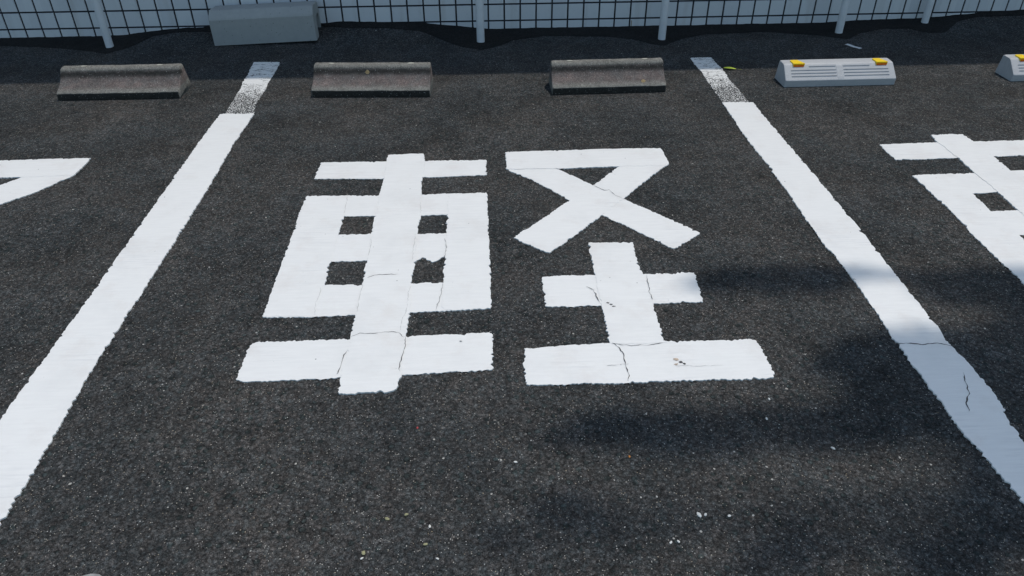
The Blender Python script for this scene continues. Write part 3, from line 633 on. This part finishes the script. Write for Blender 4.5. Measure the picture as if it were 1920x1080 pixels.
M_CHIP = mat_flat('quartz_chip', (.66, .64, .61), .6, .1, 80, .3, .4); M_OCH = mat_flat('ochre_chip', (.30, .28, .16), .8, .2, 80)
M_RUSTC = mat_flat('amber_chip', (.45, .17, .03), .5, .1, 80); M_RED = mat_flat('red_chip', (.40, .05, .05), .5, .1, 80)
def chip(x, y, r, mat, label, name='stone_chip', grp='small loose stone chips on the asphalt'):
    bm = bmesh.new(); bmesh.ops.create_icosphere(bm, subdivisions=2, radius=1)
    rz = random.uniform(0, 3); f = random.uniform(.5, .85)
    for v in bm.verts:
        s = 1 + .35 * noise.noise(v.co * 1.7 + Vector((x * 50, y * 50, 0))); c = v.co * s; v.co = Vector((c.x * r, c.y * r * f, c.z * r * .42 + r * .22))
    bmesh.ops.rotate(bm, verts=bm.verts[:], matrix=Matrix.Rotation(rz, 3, 'Z'))
    o = obj(name, bm, mat, loc=(x, y, .001)); tag(o, label, 'stone', grp)
for x, y, r, m, lb in [
    (.426, 1.092, .0075, M_CHIP, 'largest white stone chip, near the bottom right of the middle bay'),
    (.441, 1.092, .0050, M_CHIP, 'white stone chip touching the right side of the largest one'),
    (.494, 1.086, .0042, M_CHIP, 'white stone chip a hand width right of the two close together'),
    (.806, 1.276, .0060, M_CHIP, 'white stone chip in the shaded band below the right end of the middle kanji'),
    (.675, 1.385, .0050, M_CHIP, 'white stone chip at the upper edge of the shaded band, right of the kanji foot'),
    (.705, 1.457, .0048, M_CHIP, 'white stone chip just below the lower right corner of the middle kanji'),
    (.019, 1.269, .0048, M_CHIP, 'lone white stone chip below the gap between the two halves of the middle kanji'),
    (-.181, 1.089, .0045, M_CHIP, 'white stone chip among the ochre ones near the bottom edge'),
    (-.161, 1.005, .0042, M_CHIP, 'white stone chip nearest the bottom edge, left of centre'),
    (.347, 1.022, .0045, M_CHIP, 'left one of two small white chips below the largest white chip'),
    (.364, 1.024, .0040, M_CHIP, 'right one of two small white chips below the largest white chip'),
    (-.278, 1.114, .0060, M_OCH, 'dull ochre stone chip, upper left of the ochre chips'),
    (-.236, 1.124, .0052, M_OCH, 'dull ochre stone chip, uppermost of the ochre chips'),
    (-.188, 1.042, .0055, M_OCH, 'dull ochre stone chip, rightmost of the ochre chips'),
    (-.321, 1.026, .0062, M_OCH, 'dull ochre stone chip, leftmost of the ochre chips with a pale chip below it'),
    (-.323, 1.013, .0042, M_CHIP, 'pale stone chip touching the leftmost ochre chip'),
    (.299, 1.273, .0040, M_RUSTC, 'amber stone chip below the dark shaded band'),
    (-.227, 1.396, .0035, M_RED, 'tiny red stone chip below the foot of the kanji')]:
    chip(x, y, r, m, lb)

# ------------------------------------------------------------------ street tree to the right of the bays, whose boughs shade the near right corner
T0 = Vector((6.3, -.2, 0)); tree = empty('shade_tree', T0); tag(tree, 'broadleaf tree beside the bays reaching its boughs over the right bay line', 'tree')
def tube(bm, pts, r0, r1, n=8):
    rings = []; m = len(pts)
    for i, p in enumerate(pts):
        t_ = (pts[min(i + 1, m - 1)] - pts[max(i - 1, 0)]).normalized(); a = t_.orthogonal().normalized(); b = t_.cross(a)
        r = r0 + (r1 - r0) * i / (m - 1); rings.append([bm.verts.new(p + (a * math.cos(6.28318 * k / n) + b * math.sin(6.28318 * k / n)) * r) for k in range(n)])
    for a, b in zip(rings, rings[1:]):
        for k in range(n): bm.faces.new((a[k], a[(k + 1) % n], b[(k + 1) % n], b[k]))
def bend(a, b, k=8, j=.12, sag=.0):
    out = []
    for i in range(k + 1):
        s = i / k; p = a.lerp(b, s); w = math.sin(math.pi * s)
        out.append(p + Vector((noise.noise(p * .9), noise.noise(p * .9 + Vector((5, 5, 5))), noise.noise(p * .9 + Vector((8, 1, 4))) + sag)) * j * w * 2)
    return out
def up(gx, gy, z): return Vector((gx, gy, 0)) + SUN_DIR * (z / SUN_DIR.z)
fork = Vector((6.1, .1, 3.6))
bt = bmesh.new(); tube(bt, bend(T0 * 1, fork, 8, .1), .20, .13, 14); 
for v in bt.verts: v.co -= T0
obj('trunk', bt, M_BARK, tree, sm=True)
# leafy sprays: (ground x, ground y that the sun shades, height, rx, ry, leaves)
SPRAYS = TREE_SPRAYS
bl = bmesh.new(); bb = bmesh.new()
def leaf(p, s):
    a = Vector((random.gauss(0, 1), random.gauss(0, 1), random.gauss(0, .45))).normalized()
    b = a.cross(Vector((random.gauss(0, .5), random.gauss(0, .5), 1))).normalized()
    l, w = s, s * .36
    vs = [p - a * l * .5, p - a * l * .12 + b * w * .5, p + a * l * .2 + b * w * .42, p + a * l * .5, p + a * l * .2 - b * w * .42, p - a * l * .12 - b * w * .5]
    bl.faces.new([bl.verts.new(v - T0) for v in vs])
for gx, gy, z, rx, ry, n in SPRAYS:
    c = up(gx, gy, z)
    k0 = up(max(gx + .9, 2.0), gy, z + .1); pts = bend(fork + Vector((0, 0, random.uniform(.6, 2.6))), k0, 9, .15)[:-1] + bend(k0, c, 5, .03)
    tube(bb, [p - T0 for p in pts], .045, .008, 6)
    for k in range(4):
        e = c + Vector((random.uniform(-rx, rx) * .8, random.uniform(-ry, ry) * .8, random.uniform(-.2, .2)))
        tube(bb, [p - T0 for p in bend(pts[9], e, 4, .05)], .010, .003, 5)
    for k in range(n):
        while True:
            u, v = random.uniform(-1, 1), random.uniform(-1, 1)
            if u * u + v * v < 1 and random.random() > (u * u + v * v) * .55: break
        leaf(c + Vector((u * rx, v * ry, random.uniform(-.25, .25))), random.uniform(.06, .10))
# the rest of the crown
for k in range(26):
    a = random.uniform(0, 6.283); rr = random.uniform(.2, 2.1); c = Vector((7.8 + rr * math.cos(a), .1 + rr * math.sin(a) * .9, random.uniform(5.4, 11.4) - rr * .5))
    tube(bb, [p - T0 for p in bend(fork + Vector((0, 0, random.uniform(0, 1.6))), c, 6, .15)], .05, .01, 6)
    for q_ in range(330):
        d = Vector((random.gauss(0, .34), random.gauss(0, .34), random.gauss(0, .22))); leaf(c + d, random.uniform(.07, .12))
obj('limbs', bb, M_BARK, tree, sm=True); obj('crown', bl, M_LEAF, tree)
tube_bm = bmesh.new(); tube(tube_bm, [fork - T0, fork - T0 + Vector((.1, 0, 2.4))], .12, .05, 10); obj('leader', tube_bm, M_BARK, tree, sm=True)
